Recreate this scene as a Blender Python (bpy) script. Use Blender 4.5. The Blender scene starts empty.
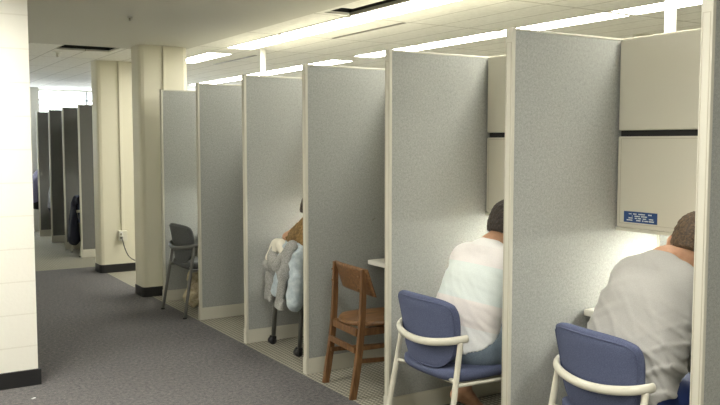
import bpy, bmesh, math, random
import numpy as np
from mathutils import Vector, Matrix
random.seed(4)
PI = math.pi
C = bpy.context.scene.collection
scene = bpy.context.scene

# ------------------------------------------------------------------ camera, world, exposure
cam = bpy.data.cameras.new('camera'); cam.sensor_width = 36; cam.lens = 808.4/720*36
cam.clip_start = 0.02; cam.clip_end = 200
co = bpy.data.objects.new('camera', cam); C.objects.link(co)
co.location = (-2.4316, 0, 1.5034); co.rotation_euler = (PI/2 - .0736, 0, -.5564)
scene.camera = co
scene.view_settings.view_transform = 'Standard'; scene.view_settings.look = 'None'
scene.view_settings.gamma = 1; scene.view_settings.use_curve_mapping = False
scene.view_settings.exposure = 0.32
W = bpy.data.worlds.new('world'); scene.world = W; W.use_nodes = True
wb = W.node_tree.nodes['Background']; wb.inputs[0].default_value = (.86, .93, 1, 1); wb.inputs[1].default_value = 7.0
TUBE = 27.0          # ceiling fluorescents
TASK = 85.0           # task lights under the cabinets

# ------------------------------------------------------------------ materials
MATS = {}
def mat(name, col, rough=.6, metal=0, spec=.5):
    m = bpy.data.materials.new(name); m.use_nodes = True
    b = m.node_tree.nodes['Principled BSDF']
    b.inputs['Base Color'].default_value = (*col, 1); b.inputs['Roughness'].default_value = rough
    b.inputs['Metallic'].default_value = metal; b.inputs['Specular IOR Level'].default_value = spec
    MATS[name] = m
    return m
def N(m, t, **kw):
    n = m.node_tree.nodes.new(t)
    for k, v in kw.items(): setattr(n, k, v)
    return n
def L(m, a, b): m.node_tree.links.new(a, b)
def bsdf(m): return m.node_tree.nodes['Principled BSDF']
def coords(m): return N(m, 'ShaderNodeTexCoord').outputs['Object']
def ramp(m, src, stops, interp='LINEAR'):
    r = N(m, 'ShaderNodeValToRGB'); r.color_ramp.interpolation = interp
    e = r.color_ramp.elements
    while len(e) < len(stops): e.new(.5)
    for i, (p, c) in enumerate(stops):
        e[i].position = p; e[i].color = (*c, 1)
    L(m, src, r.inputs[0]); return r.outputs[0]
def noise(m, co, scale, detail=2, rough=.5):
    n = N(m, 'ShaderNodeTexNoise'); n.inputs['Scale'].default_value = scale
    n.inputs['Detail'].default_value = detail; n.inputs['Roughness'].default_value = rough
    L(m, co, n.inputs['Vector']); return n.outputs['Fac']
def scaled(m, co, s):
    n = N(m, 'ShaderNodeMapping'); n.inputs['Scale'].default_value = s; L(m, co, n.inputs[0]); return n.outputs[0]
def bump(m, h, dist=.002, st=.4):
    b = N(m, 'ShaderNodeBump'); b.inputs['Distance'].default_value = dist; b.inputs['Strength'].default_value = st
    L(m, h, b.inputs['Height']); L(m, b.outputs[0], bsdf(m).inputs['Normal'])
def mixc(m, fac, a, b, mode='MIX'):
    n = N(m, 'ShaderNodeMix', data_type='RGBA', blend_type=mode)
    for s, v in ((0, fac), (6, a), (7, b)):
        if hasattr(v, 'is_linked') or hasattr(v, 'links'): L(m, v, n.inputs[s])
        elif s == 0: n.inputs[0].default_value = v
        else: n.inputs[s].default_value = (*v, 1)
    return n.outputs[2]
def math_n(m, op, a, b=None, c=None):
    n = N(m, 'ShaderNodeMath', operation=op)
    for i, v in enumerate((a, b, c)):
        if v is None: continue
        if isinstance(v, (int, float)): n.inputs[i].default_value = v
        else: L(m, v, n.inputs[i])
    return n.outputs[0]
def speckle(m, c0, c1, c2, scale, lo=.32, hi=.68, bdist=.001):
    co = coords(m); f = noise(m, co, scale, 3, .7)
    col = ramp(m, f, [(lo, c0), (.5, c1), (hi, c2)])
    L(m, col, bsdf(m).inputs['Base Color']); bump(m, f, bdist, .5); return f

panel = mat('panel_fabric', (.4, .4, .38), .95, 0, .1)
co_ = coords(panel)
f1 = noise(panel, scaled(panel, co_, (1, 1, .6)), 420, 2, .8); f2 = noise(panel, co_, 90, 3, .7)
ff = math_n(panel, 'ADD', math_n(panel, 'MULTIPLY', f1, .6), math_n(panel, 'MULTIPLY', f2, .4))
L(panel, ramp(panel, ff, [(.34, (.245, .255, .238)), (.5, (.335, .344, .322)), (.66, (.425, .434, .41))]), bsdf(panel).inputs['Base Color'])
bump(panel, f1, .001, .3)
panel_shaded = mat('dark_panel_fabric', (.15, .15, .14), .95, 0, .1); speckle(panel_shaded, (.12, .122, .115), (.16, .161, .15), (.20, .20, .19), 300, bdist=.001)  # panel fabric darkened for the far row: shade put into the colour
cream = mat('cream_trim', (.56, .545, .46), .45)
cream_dk = mat('cream_groove', (.42, .39, .30), .6)
binm = mat('cabinet_paint', (.60, .58, .485), .42)
laminate = mat('desk_laminate', (.78, .76, .68), .35)
black = mat('black_plastic', (.012, .012, .014), .5)
dark = mat('dark_gap', (.02, .02, .02), .9)
vinyl = mat('black_vinyl_base', (.014, .014, .015), .45)
paint = mat('cream_wall_paint', (.72, .69, .55), .6)
ceilp = mat('ceiling_plaster', (.57, .555, .48), .9)
fco = coords(ceilp); bump(ceilp, noise(ceilp, fco, 60, 4), .002, .2)
# ceiling tile grid
tile = mat('ceiling_tile', (.82, .81, .74), .9)
def tile_nodes(m, x0, dx, y0, dy):
    co = coords(m); s = N(m, 'ShaderNodeSeparateXYZ'); L(m, co, s.inputs[0])
    def ln(o, a, d, w):
        t = math_n(m, 'FRACT', math_n(m, 'DIVIDE', math_n(m, 'SUBTRACT', o, a), d))
        t = math_n(m, 'MINIMUM', t, math_n(m, 'SUBTRACT', 1.0, t))
        return math_n(m, 'LESS_THAN', t, w/d)
    g = math_n(m, 'MAXIMUM', ln(s.outputs[0], x0, dx, .004), ln(s.outputs[1], y0, dy, .006))
    f = noise(m, co, 25, 3)
    base = ramp(m, f, [(.3, (.74, .73, .66)), (.7, (.84, .83, .76))])
    L(m, mixc(m, g, base, (.36, .34, .27)), bsdf(m).inputs['Base Color'])
    bump(m, noise(m, co, 300, 2), .001, .3)
tile_nodes(tile, .69, .2925, 4.05, 1.1725)
tile2 = mat('ceiling_tile_far', (.8, .8, .75), .9); tile_nodes(tile2, -.71, .305, 8.15, 1.18)
# carpets
carpet = mat('aisle_carpet', (.17, .16, .17), .97, 0, .1)
cc = coords(carpet); v = N(carpet, 'ShaderNodeTexVoronoi'); v.inputs['Scale'].default_value = 95; L(carpet, cc, v.inputs[0])
hsv = ramp(carpet, math_n(carpet, 'FRACT', math_n(carpet, 'MULTIPLY', v.outputs['Distance'], 7.0)), [(0, (.075, .07, .075)), (.35, (.165, .155, .155)), (.7, (.105, .112, .122)), (1, (.235, .215, .195))])
big = ramp(carpet, noise(carpet, cc, 42, 4, .75), [(.34, (.62, .62, .66)), (.5, (.95, .95, .95)), (.66, (1.3, 1.27, 1.2))])
L(carpet, mixc(carpet, 1.0, hsv, big, 'MULTIPLY'), bsdf(carpet).inputs['Base Color']); bump(carpet, v.outputs['Distance'], .003, .5)
carpet2 = mat('carrel_carpet', (.3, .29, .24), .97, 0, .1)
c2 = coords(carpet2); s_ = N(carpet2, 'ShaderNodeSeparateXYZ'); L(carpet2, c2, s_.inputs[0])
def dotline(o):
    t = math_n(carpet2, 'FRACT', math_n(carpet2, 'DIVIDE', o, .030))
    return math_n(carpet2, 'LESS_THAN', t, .38)
gg = math_n(carpet2, 'MAXIMUM', dotline(s_.outputs[0]), dotline(s_.outputs[1]))
fn = noise(carpet2, c2, 200, 2)
lite = ramp(carpet2, fn, [(.3, (.36, .345, .28)), (.7, (.46, .44, .36))])
L(carpet2, mixc(carpet2, gg, lite, (.20, .19, .155)), bsdf(carpet2).inputs['Base Color']); bump(carpet2, gg, .002, .3)
# painted block wall
block = mat('painted_block', (.78, .755, .64), .55)
bc = coords(block); sb = N(block, 'ShaderNodeSeparateXYZ'); L(block, bc, sb.inputs[0])
zl = math_n(block, 'FRACT', math_n(block, 'DIVIDE', math_n(block, 'SUBTRACT', sb.outputs[2], .045), .2025))
zl = math_n(block, 'LESS_THAN', math_n(block, 'MINIMUM', zl, math_n(block, 'SUBTRACT', 1.0, zl)), .02)
nf = noise(block, bc, 45, 5, .65)
L(block, mixc(block, zl, (.88, .865, .78), (.80, .78, .69)), bsdf(block).inputs['Base Color'])
bump(block, math_n(block, 'SUBTRACT', nf, math_n(block, 'MULTIPLY', zl, 1.5)), .004, .5)
blue = mat('blue_upholstery', (.085, .105, .215), .85, 0, .2); speckle(blue, (.07, .082, .145), (.085, .10, .17), (.12, .14, .225), 260, bdist=.0006)
chfr = mat('chair_frame_cream', (.62, .60, .50), .35)
greyup = mat('grey_upholstery', (.10, .105, .105), .85, 0, .2); speckle(greyup, (.07, .075, .075), (.10, .105, .105), (.14, .145, .14), 240, bdist=.0006)
greyfr = mat('grey_metal', (.13, .13, .12), .4, .3)
wood = mat('oak', (.30, .14, .05), .42)
wc = coords(wood); wn = noise(wood, scaled(wood, wc, (1, 1, .12)), 55, 5, .6)
L(wood, ramp(wood, wn, [(.3, (.075, .034, .012)), (.5, (.15, .072, .027)), (.7, (.23, .12, .048))]), bsdf(wood).inputs['Base Color']); bump(wood, wn, .0006, .4)
woods = mat('oak_flat', (.30, .14, .05), .38)
wc = coords(woods); wn = noise(woods, scaled(woods, wc, (.15, 1, 1)), 60, 5, .6)
L(woods, ramp(woods, wn, [(.3, (.085, .04, .015)), (.5, (.165, .082, .032)), (.7, (.25, .13, .053))]), bsdf(woods).inputs['Base Color'])
skin = mat('skin', (.50, .27, .17), .5, 0, .35)
sk = noise(skin, coords(skin), 30, 4)
L(skin, ramp(skin, sk, [(.3, (.46, .25, .15)), (.7, (.56, .33, .21))]), bsdf(skin).inputs['Base Color'])
try:
    bsdf(skin).inputs['Subsurface Weight'].default_value = .05; bsdf(skin).inputs['Subsurface Radius'].default_value = (.02, .008, .004)
except Exception: pass
hair1 = mat('brown_hair', (.06, .035, .018), .6); speckle(hair1, (.02, .012, .006), (.075, .045, .022), (.17, .11, .055), 110, bdist=.006)
hair2 = mat('dark_hair', (.02, .013, .009), .6); speckle(hair2, (.008, .005, .003), (.022, .014, .009), (.055, .035, .022), 120, bdist=.006)
tgrey = mat('grey_tshirt', (.36, .355, .33), .9, 0, .15)
speckle(tgrey, (.33, .325, .305), (.37, .365, .34), (.42, .41, .385), 500, bdist=.0004)
shorts1 = mat('navy_shorts', (.012, .028, .12), .7)
shorts2 = mat('slate_shorts', (.12, .16, .20), .85); speckle(shorts2, (.10, .13, .17), (.13, .17, .21), (.17, .21, .25), 300, bdist=.0005)
blackcloth = mat('black_cloth', (.012, .012, .015), .8)
rubber = mat('sandal_rubber', (.02, .014, .01), .6)
whitecap = mat('power_pole_white', (.82, .82, .76), .4)
signb = mat('sign_blue', (.015, .06, .19), .4); signw = mat('sign_white', (.75, .78, .78), .5)
metal = mat('lock_metal', (.5, .49, .44), .3, .8)
plate = mat('outlet_plastic', (.70, .68, .58), .4)
cordm = mat('grey_cord', (.10, .10, .095), .6)
canvas = mat('tan_canvas', (.38, .32, .19), .9); speckle(canvas, (.38, .32, .20), (.52, .45, .30), (.64, .57, .41), 40, bdist=.004)
hoodie = mat('grey_heather', (.34, .34, .32), .95, 0, .1); speckle(hoodie, (.22, .22, .205), (.33, .33, .31), (.45, .45, .42), 160, bdist=.003)
lining = mat('cream_lining', (.68, .65, .55), .95, 0, .1)
denim = mat('pale_denim', (.42, .50, .54), .9); speckle(denim, (.34, .41, .45), (.45, .52, .555), (.56, .62, .64), 22, bdist=.004)
coat = mat('brown_plaid', (.18, .11, .035), .95); speckle(coat, (.075, .05, .02), (.19, .115, .04), (.30, .19, .07), 38, bdist=.006)
charcoal = mat('charcoal_shirt', (.05, .05, .05), .9)
lilac = mat('lilac_shirt', (.13, .12, .19), .9)
greyshirt = mat('grey_patterned_shirt', (.2, .2, .21), .9); speckle(greyshirt, (.08, .08, .09), (.22, .22, .23), (.4, .4, .4), 40)
navyc = mat('dark_navy_cloth', (.012, .014, .03), .9)
def emit(name, col, st):
    m = bpy.data.materials.new(name); m.use_nodes = True; nt = m.node_tree
    nt.nodes.remove(nt.nodes['Principled BSDF']); e = nt.nodes.new('ShaderNodeEmission')
    e.inputs[0].default_value = (*col, 1); e.inputs[1].default_value = st
    nt.links.new(e.outputs[0], nt.nodes['Material Output'].inputs[0]); return m
lens_m = emit('fluorescent_lens', (1, .97, .87), TUBE)
lens_near = emit('fluorescent_lens_worn', (1, .97, .86), TUBE*.62)  # same lens turned down to calm the ceiling halo over the cabinets
lens_fill = emit('fluorescent_lens_new', (1, .97, .89), TUBE*1.45)  # turned up on the unseen fixtures to brighten cabinet fronts and block wall
task_m = emit('task_tube', (1, .985, .90), TASK)
glass = bpy.data.materials.new('window_glass'); glass.use_nodes = True
nt = glass.node_tree; nt.nodes.remove(nt.nodes['Principled BSDF'])
tr = nt.nodes.new('ShaderNodeBsdfTransparent'); gl = nt.nodes.new('ShaderNodeBsdfGlossy'); gl.inputs['Roughness'].default_value = .02
mx = nt.nodes.new('ShaderNodeMixShader'); mx.inputs[0].default_value = .06
nt.links.new(tr.outputs[0], mx.inputs[1]); nt.links.new(gl.outputs[0], mx.inputs[2]); nt.links.new(mx.outputs[0], nt.nodes['Material Output'].inputs[0])
# striped white T-shirt: bands run square to the back, colour follows the cloth
tstripe = mat('striped_tshirt', (.8, .78, .74), .9, 0, .15)
def stripes(m, origin, axis):
    co = coords(m); vs = N(m, 'ShaderNodeVectorMath', operation='SUBTRACT'); L(m, co, vs.inputs[0]); vs.inputs[1].default_value = origin
    vd = N(m, 'ShaderNodeVectorMath', operation='DOT_PRODUCT'); L(m, vs.outputs[0], vd.inputs[0]); vd.inputs[1].default_value = axis
    t = math_n(m, 'ADD', vd.outputs['Value'], 0.0)
    t = math_n(m, 'DIVIDE', t, .6)
    f = noise(m, co, 260, 2)
    a = ramp(m, t, [(0, (.76, .77, .76)), (.20, (.75, .71, .68)), (.41, (.67, .73, .705)), (.70, (.75, .72, .705)), (.86, (.77, .76, .74))], 'CONSTANT')
    L(m, mixc(m, .25, a, ramp(m, f, [(.3, (.6, .6, .6)), (.7, (1, 1, 1))]), 'MULTIPLY'), bsdf(m).inputs['Base Color'])

# ------------------------------------------------------------------ object helpers
def tag(o, label=None, cat=None, group=None, kind=None):
    if label: o['label'] = label
    if cat: o['category'] = cat
    if group: o['group'] = group
    if kind: o['kind'] = kind
    return o
def thing(name, label, cat, loc=(0, 0, 0), rz=0, group=None):
    o = bpy.data.objects.new(name, None); C.objects.link(o); o.empty_display_size = .1
    o.location = loc; o.rotation_euler = (0, 0, rz); return tag(o, label, cat, group)
def link(name, me, m, parent=None, smooth=False):
    if not isinstance(m, (list, tuple)): m = [m]
    for x in m: me.materials.append(x)
    o = bpy.data.objects.new(name, me); C.objects.link(o)
    if parent is not None: o.parent = parent
    if smooth: me.shade_smooth()
    return o
def obj(name, bm, m, parent=None, smooth=False):
    bmesh.ops.recalc_face_normals(bm, faces=bm.faces)
    me = bpy.data.meshes.new(name); bm.to_mesh(me); bm.free()
    return link(name, me, m, parent, smooth)
def struct(name, bm, m, parent=None, smooth=False):
    o = obj(name, bm, m, parent, smooth); o['kind'] = 'structure'; return o
def box(bm, x0, x1, y0, y1, z0, z1, bev=0, mi=0, rot=None):
    r = bmesh.ops.create_cube(bm, size=1)
    vs = r['verts']
    bmesh.ops.scale(bm, vec=(x1-x0, y1-y0, z1-z0), verts=vs)
    bmesh.ops.translate(bm, vec=((x0+x1)/2, (y0+y1)/2, (z0+z1)/2), verts=vs)
    if rot: bmesh.ops.transform(bm, matrix=rot, verts=vs)
    fs = set(f for v in vs for f in v.link_faces)
    for f in fs: f.material_index = mi
    if bev > 0:
        es = list(set(e for v in vs for e in v.link_edges))
        bmesh.ops.bevel(bm, geom=es, offset=bev, segments=2, profile=.6, affect='EDGES')
    return bm
def B(*a, **k): return box(bmesh.new(), *a, **k)
def catmull(pts, n=6, closed=False):
    P = [Vector(p) for p in pts]; out = []
    m = len(P)
    for i in range(m - (0 if closed else 1)):
        if closed: a, b, c, d = P[i-1], P[i], P[(i+1) % m], P[(i+2) % m]
        else: a, b, c, d = P[max(i-1, 0)], P[i], P[i+1], P[min(i+2, m-1)]
        for k in range(n):
            t = k/n
            out.append(.5*((2*b)+(c-a)*t+(2*a-5*b+4*c-d)*t*t+(3*b-a-3*c+d)*t**3))
    if not closed: out.append(P[-1])
    return out
def tube(bm, pts, r, seg=10, flat=1.0, up=(0, 0, 1), cap=True):
    """round (or flattened along `up`) tube through points; r a number or list"""
    P = [Vector(p) for p in pts]; n = len(P); rings = []
    up = Vector(up)
    for i, p in enumerate(P):
        t = (P[min(i+1, n-1)]-P[max(i-1, 0)]).normalized()
        s = t.cross(up)
        if s.length < .05: s = t.cross(Vector((1, 0, 0)))
        s.normalize(); u = s.cross(t).normalized()
        rr = r[i] if isinstance(r, (list, tuple)) else r
        rings.append([bm.verts.new(p+s*math.cos(2*PI*k/seg)*rr+u*math.sin(2*PI*k/seg)*rr*flat) for k in range(seg)])
    for i in range(n-1):
        for k in range(seg):
            bm.faces.new((rings[i][k], rings[i][(k+1) % seg], rings[i+1][(k+1) % seg], rings[i+1][k]))
    if cap:
        bm.faces.new(rings[0][::-1]); bm.faces.new(rings[-1])
    return bm
def cyl(bm, p, axis, r, h, seg=20):
    a = Vector(axis).normalized(); return tube(bm, [Vector(p)-a*h/2, Vector(p)+a*h/2], r, seg)
def pad(fn, th, nu=20, nv=16, p=5):
    """cushion: fn(a,b) gives centre point and normal for a,b in [-1,1]; closed at its rim"""
    bm = bmesh.new(); F = []; Bk = []
    for j in range(nv+1):
        b = -1+2*j/nv; b = math.sin(b*PI/2)
        rf, rb = [], []
        for i in range(nu+1):
            a = -1+2*i/nu; a = math.sin(a*PI/2)
            c, nrm = fn(a, b)
            m = max(abs(a), abs(b)); t = th/2*(max(0, 1-m**p))**.5
            v0 = bm.verts.new(c+nrm*t)
            v1 = v0 if m > .99999 else bm.verts.new(c-nrm*t)
            rf.append(v0); rb.append(v1)
        F.append(rf); Bk.append(rb)
    for j in range(nv):
        for i in range(nu):
            for G, s in ((F, 1), (Bk, -1)):
                q = [G[j][i], G[j][i+1], G[j+1][i+1], G[j+1][i]][::s]
                try: bm.faces.new(q)
                except ValueError: pass
    bmesh.ops.remove_doubles(bm, verts=bm.verts, dist=1e-5)
    return bm
def copy_tree(o, parent=None):
    c = o.copy(); C.objects.link(c)
    if parent is not None: c.parent = parent
    for ch in list(o.children): copy_tree(ch, c)
    return c
def place(first, state, loc, rz, label, group=None):
    o = first if not state.get(first.name) else copy_tree(first)
    state[first.name] = True
    o.location = loc; o.rotation_euler = (0, 0, rz); o['label'] = label
    if group: o['group'] = group
    return o
USED = {}

# ------------------------------------------------------------------ layout numbers
S, Y0 = .9538, 1.7263
def PY(i): return Y0+S*(i-1)
HP = 2.0; DEPTH = 1.0; CZ = 2.44

# ------------------------------------------------------------------ setting: floor, ceiling, walls
bm = bmesh.new()
def rect(bm, x0, x1, y0, y1, z0, z1, mi): box(bm, x0, x1, y0, y1, z0, z1, 0, mi)
rect(bm, -4.5, -.02, -4, 10.0, -.1, 0, 0)
rect(bm, -.02, 9, -4, 15, -.1, 0, 1)
rect(bm, -4.5, -.02, 10.0, 15, -.1, 0, 1)
struct('floor', bm, [carpet, carpet2])

HOLES = [(-.70, -.17, 8.13, 8.56), (.60, .69, 4.06, 5.16), (.46, .60, 4.06, 5.16)]
HOLES = [(-.70, -.17, 8.13, 8.56), (.47, .69, 3.9, 5.16)]
FIX = []
for a in (1.74, 2.90, 4.07, 5.24, 6.405): FIX.append((.705, .965, a, a+1.115))
FIX.append((.705, .965, 8.02, 9.17))
for a in (1.74, 2.90, 4.07, 5.24, 6.405): FIX.append((2.165, 2.435, a, a+1.115))
for a in (7.97, 9.15, 10.33, 11.51): FIX.append((2.165, 2.435, a, a+1.13))
for a in (2.9, 5.24, 7.97): FIX.append((5.1, 5.37, a, a+1.13))
FIX += [(-2.35, -2.08, 3.7, 4.83), (-3.3, -3.03, 3.7, 4.83), (-1.25, -.98, .9, 2.03), (-1.25, -.98, -1.0, .13), (-3.2, -2.93, -.6, .53)]  # out-of-view fixtures; aisle ones added to brighten the cabinets and block wall
xs = sorted(set([-4.5, -.02-0.0, .425, 9]+[v for h in HOLES for v in h[:2]]))
ys = sorted(set([-4, 7.52, 7.97, 8.13, 15]+[v for h in HOLES for v in h[2:]]))
bm = bmesh.new()
for i in range(len(xs)-1):
    for j in range(len(ys)-1):
        cx, cy = (xs[i]+xs[i+1])/2, (ys[j]+ys[j+1])/2
        if any(h[0] < cx < h[1] and h[2] < cy < h[3] for h in HOLES): continue
        if cy < 8.13 and cx < .425: mi = 0
        elif cy < 7.52: mi = 1
        elif cy < 7.97: mi = 1
        else: mi = 2 if cx < .425 else 1
        rect(bm, xs[i], xs[i+1], ys[j], ys[j+1], CZ, CZ+.018, mi)
struct('ceiling', bm, [ceilp, tile, tile2])
def opening(n, h, m):
    x0, x1, y0, y1 = h; bm = bmesh.new(); t = .02; zt = CZ+.30
    box(bm, x0-t, x0, y0-t, y1+t, CZ+.018, zt); box(bm, x1, x1+t, y0-t, y1+t, CZ+.018, zt)
    box(bm, x0, x1, y0-t, y0, CZ+.018, zt); box(bm, x0, x1, y1, y1+t, CZ+.018, zt)
    box(bm, x0-t, x1+t, y0-t, y1+t, zt, zt+t)
    struct('trim_%d' % n, bm, m)
voidm = mat('ceiling_void', (.008, .009, .008), .9)
opening(1, HOLES[0], voidm); opening(2, HOLES[1], voidm)
bm = B(.475, .60, 4.0, 4.97, CZ+.012, CZ+.03)
tag(obj('ceiling_panel', bm, tile), 'narrow loose ceiling panel beside the dark slot above the desks', 'ceiling panel')

def wall_box(name, *a, m=paint): return struct(name, B(*a), m)
bm = bmesh.new(); box(bm, -4.5, -1.52, 5.27, 5.47, 0, CZ); box(bm, -1.72, -1.52, 5.47, 15, 0, CZ)
struct('wall_left', bm, block)
bm = bmesh.new(); box(bm, -4.5, -1.505, 5.255, 5.27, 0, .10); box(bm, -1.52, -1.505, 5.27, 15, 0, .10)
struct('baseboard_left', bm, vinyl)
wall_box('wall_west', -4.6, -4.5, -4, 5.27, 0, CZ)
wall_box('wall_near', -4.6, 9.1, -4.1, -4, 0, CZ)
wall_box('wall_right', 9, 9.1, -4, 15.2, 0, CZ)
# window wall at the far end: sill wall, head, piers
bm = bmesh.new(); wx = [-1.52, .12, .50, 3.4, 3.8, 6.6, 7.0, 9]
box(bm, -1.72, 9, 15, 15.2, 0, .95); box(bm, -1.72, 9, 15, 15.2, 2.41, CZ)
box(bm, -1.72, -1.5, 15, 15.2, .95, 2.41)
for a, b in ((3.5, 3.8), (6.6, 7.0), (8.8, 9)): box(bm, a, b, 15, 15.2, .95, 2.41)
struct('wall_back', bm, whitecap)
fr = mat('window_frame_paint', (.62, .66, .70), .4)
for n, (a, b) in enumerate(((-1.5, 3.5), (3.8, 6.6), (7.0, 8.8))):
    w = struct('window_%d' % (n+1), B(a, b, 15.08, 15.09, .95, 2.41), glass)
    bm = bmesh.new(); box(bm, a, b, 15.04, 15.12, 2.245, 2.27); box(bm, a, b, 15.04, 15.12, .95, 1.0)
    for x in ((a, 1.13, b) if n == 0 else (a, b)):
        box(bm, max(a, x-.02), min(b, x+.02), 15.04, 15.12, .95, 2.41)
    f = obj('window_frame', bm, fr, w)
struct('trim_5', B(.05, .24, 14.6, 14.98, 0, CZ, bev=.01), whitecap)   # slim square column by the windows

# pillars in the row
def pillar(n, y0, y1, x0=-.12, x1=.42):
    bm = bmesh.new(); c = .05
    pts = [(x0, y0+c*.9), (x0+.008, y0+c*.35), (x0+c*.35, y0+.008), (x0+c*.9, y0), (x1-c, y0), (x1, y0+c), (x1, y1-c), (x1-c, y1), (x0+c, y1), (x0, y1-c)]
    lo = [bm.verts.new((x, y, .085)) for x, y in pts]; hi = [bm.verts.new((x, y, CZ)) for x, y in pts]
    for i in range(len(pts)):
        j = (i+1) % len(pts); bm.faces.new((lo[i], lo[j], hi[j], hi[i]))
    bm.faces.new(lo[::-1]); bm.faces.new(hi)
    w = struct('wall_pillar_%d' % n, bm, paint)
    bm = bmesh.new(); g = .006
    lo = [bm.verts.new((x+(-g if x < (x0+x1)/2 else g), y+(-g if y < (y0+y1)/2 else g), 0)) for x, y in pts]
    hi = [bm.verts.new((v.co.x, v.co.y, .095)) for v in lo]
    for i in range(len(pts)):
        j = (i+1) % len(pts); bm.faces.new((lo[i], lo[j], hi[j], hi[i]))
    bm.faces.new(lo[::-1]); bm.faces.new(hi)
    struct('baseboard_pillar_%d' % n, bm, vinyl)
pillar(1, 7.74, 8.04, -.105, .385); pillar(2, 9.44, 9.72, -.085, .44)
# seam covers and conduit on the pillar faces
struct('trim_4', B(.125, .15, 7.722, 7.74, .1, CZ, bev=.003), paint)

# ------------------------------------------------------------------ ceiling lights and fittings
def light(x0, x1, y0, y1, label, group=None):
    cx, cy = (x0+x1)/2, (y0+y1)/2; hx, hy = (x1-x0)/2, (y1-y0)/2
    t = thing('ceiling_light', label, 'ceiling light', (cx, cy, CZ), 0, group)
    bm = bmesh.new(); w = .010; z0, z1 = -.006, 0
    box(bm, -hx-w, -hx, -hy-w, hy+w, z0, z1); box(bm, hx, hx+w, -hy-w, hy+w, z0, z1)
    box(bm, -hx, hx, -hy-w, -hy, z0, z1); box(bm, -hx, hx, hy, hy+w, z0, z1)
    obj('frame', bm, cream, t)
    obj('diffuser', B(-hx, hx, -hy, hy, -.003, -.002), lens_near if .7 < x0 < .8 else lens_fill if x0 < 0 else lens_m, t)
    return t
for k, (x0, x1, y0, y1) in enumerate(FIX):
    names = {2: 'strip light beside the long dark slot, above the desks',
             3: 'strip light in the nearer row, next beyond the open dark slot',
             4: 'strip light ending just before the thinner white pole',
             5: 'strip light emerging from behind the square pillar, above the gray chair',
             7: 'strip light behind the tall white pole in the right of the picture',
             8: 'strip light above the nearest full partition, left of the white pole',
             9: 'strip light between the second and third partition tops',
             10: 'strip light peeping over the third partition top, above the striped shirt carrel',
             11: 'strip light above the partition with the wooden chair',
             12: 'strip light low behind the foot of the far white pole',
             13: 'strip light farthest along the second row, near the windows'}
    lab = 'long recessed fluorescent ' + names[k] if k in names else 'long recessed fluorescent strip light out of view in the office ceiling'
    light(x0, x1, y0, y1, lab, 'recessed fluorescent strips')
slot = mat('slot_metal', (.16, .15, .11), .5)
tag(obj('air_slot', B(1.225, 1.255, 5.25, 6.36, CZ-.004, CZ), slot), 'thin dark air slot in the ceiling right of the bright strip light', 'air slot', 'air slots')
tag(obj('air_slot', B(1.225, 1.255, 8.02, 9.2, CZ-.004, CZ), slot), 'thin dark air slot in the ceiling left of the far white pole', 'air slot', 'air slots')
def sprinkler(x, y, label, m=metal, s=1):
    t = thing('sprinkler', label, 'sprinkler', (x, y, CZ))
    bm = bmesh.new(); cyl(bm, (0, 0, -.003), (0, 0, 1), .032*s, .006, 20); obj('cover_ring', bm, whitecap, t)
    bm = bmesh.new(); tube(bm, [(0, 0, 0), (0, 0, -.02*s), (0, 0, -.035*s), (0, 0, -.042*s)], [.008*s, .011*s, .006*s, .018*s], 12); obj('nozzle', bm, m, t)
sprinkler(-.66, 6.10, 'small dark sprinkler head in the plain plaster ceiling over the aisle', slot, .6)
sprinkler(-.63, 8.80, 'white sprinkler head beside the open ceiling panel', whitecap, 1.3)
bm = bmesh.new(); cyl(bm, (3.39, 4.74, CZ-.01), (0, 0, 1), .07, .02, 24); tag(obj('smoke_detector', bm, plate), 'round pale ceiling disc seen just left of the tall white pole', 'smoke detector')

# ------------------------------------------------------------------ carrel dividers
def divider(panel=panel, depth=DEPTH):
    t = thing('carrel_divider', 'x', 'partition')
    h = .0225
    obj('fabric_panel', B(.018, depth-.002, -.021, .021, .104, HP-.010, bev=.003), panel, t)
    obj('top_cap', B(.018, depth-.002, -h, h, HP-.010, HP, bev=.003), cream, t)
    bm = B(.018, depth-.002, -.024, .024, .0, .100, bev=.003); box(bm, .018, depth-.002, -.022, .022, .100, .104)
    obj('base_skirt', bm, cream, t)
    bm = B(0, .018, -.0225, .0225, 0, HP+.002, bev=.004)
    p = obj('end_post', bm, cream, t)
    bm = bmesh.new()
    for s in (-1, 1): box(bm, -.0015, .002, s*.0145-.001, s*.0145+.001, .115, HP-.06)
    box(bm, -.0015, .002, -.0145, .0145, HP-.062, HP-.060)
    obj('groove', bm, cream_dk, p)
    bm = B(-.004, .0, -.0235, .0235, .0, .108, bev=.0015); obj('foot_cover', bm, cream, p)
    return t
dv = divider()
dl = {1: 'gray partition at the right edge, its cream post hiding part of the gray T-shirt man',
      2: 'tall gray fabric partition between the two seated men in the front carrels',
      3: 'gray fabric partition left of the striped-shirt man, beyond the wooden chair',
      4: 'gray fabric partition with a small dark scratch, directly behind the wooden chair',
      5: 'gray fabric partition behind the chair draped with jackets',
      6: 'gray fabric partition enclosing the empty carrel without a chair',
      7: 'gray fabric partition touching the square pillar, behind the gray chair'}
for i in range(1, 8): place(dv, USED, (0, PY(i)-(.012 if i == 1 else 0), 0), 0, dl[i], 'carrel partitions')
FY = [10.9, 11.845, 12.79, 13.74, 14.68]
fl = ['dark gray partition just past the far pillar, first of the distant row', 'distant gray partition lit brightly, with a dark coat beside it',
      'distant gray partition, third along past the far pillar', 'distant gray partition behind the tiny gray-haired sitter', 'farthest gray partition, half hidden by the white block wall']
dvd = divider(panel_shaded)
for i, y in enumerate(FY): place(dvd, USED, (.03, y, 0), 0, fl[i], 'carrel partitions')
bm = bmesh.new(); tube(bm, catmull([(.505, 0, .982), (.512, 0, .989), (.52, 0, .990), (.527, 0, .997)], 3), .0022, 6)
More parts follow.
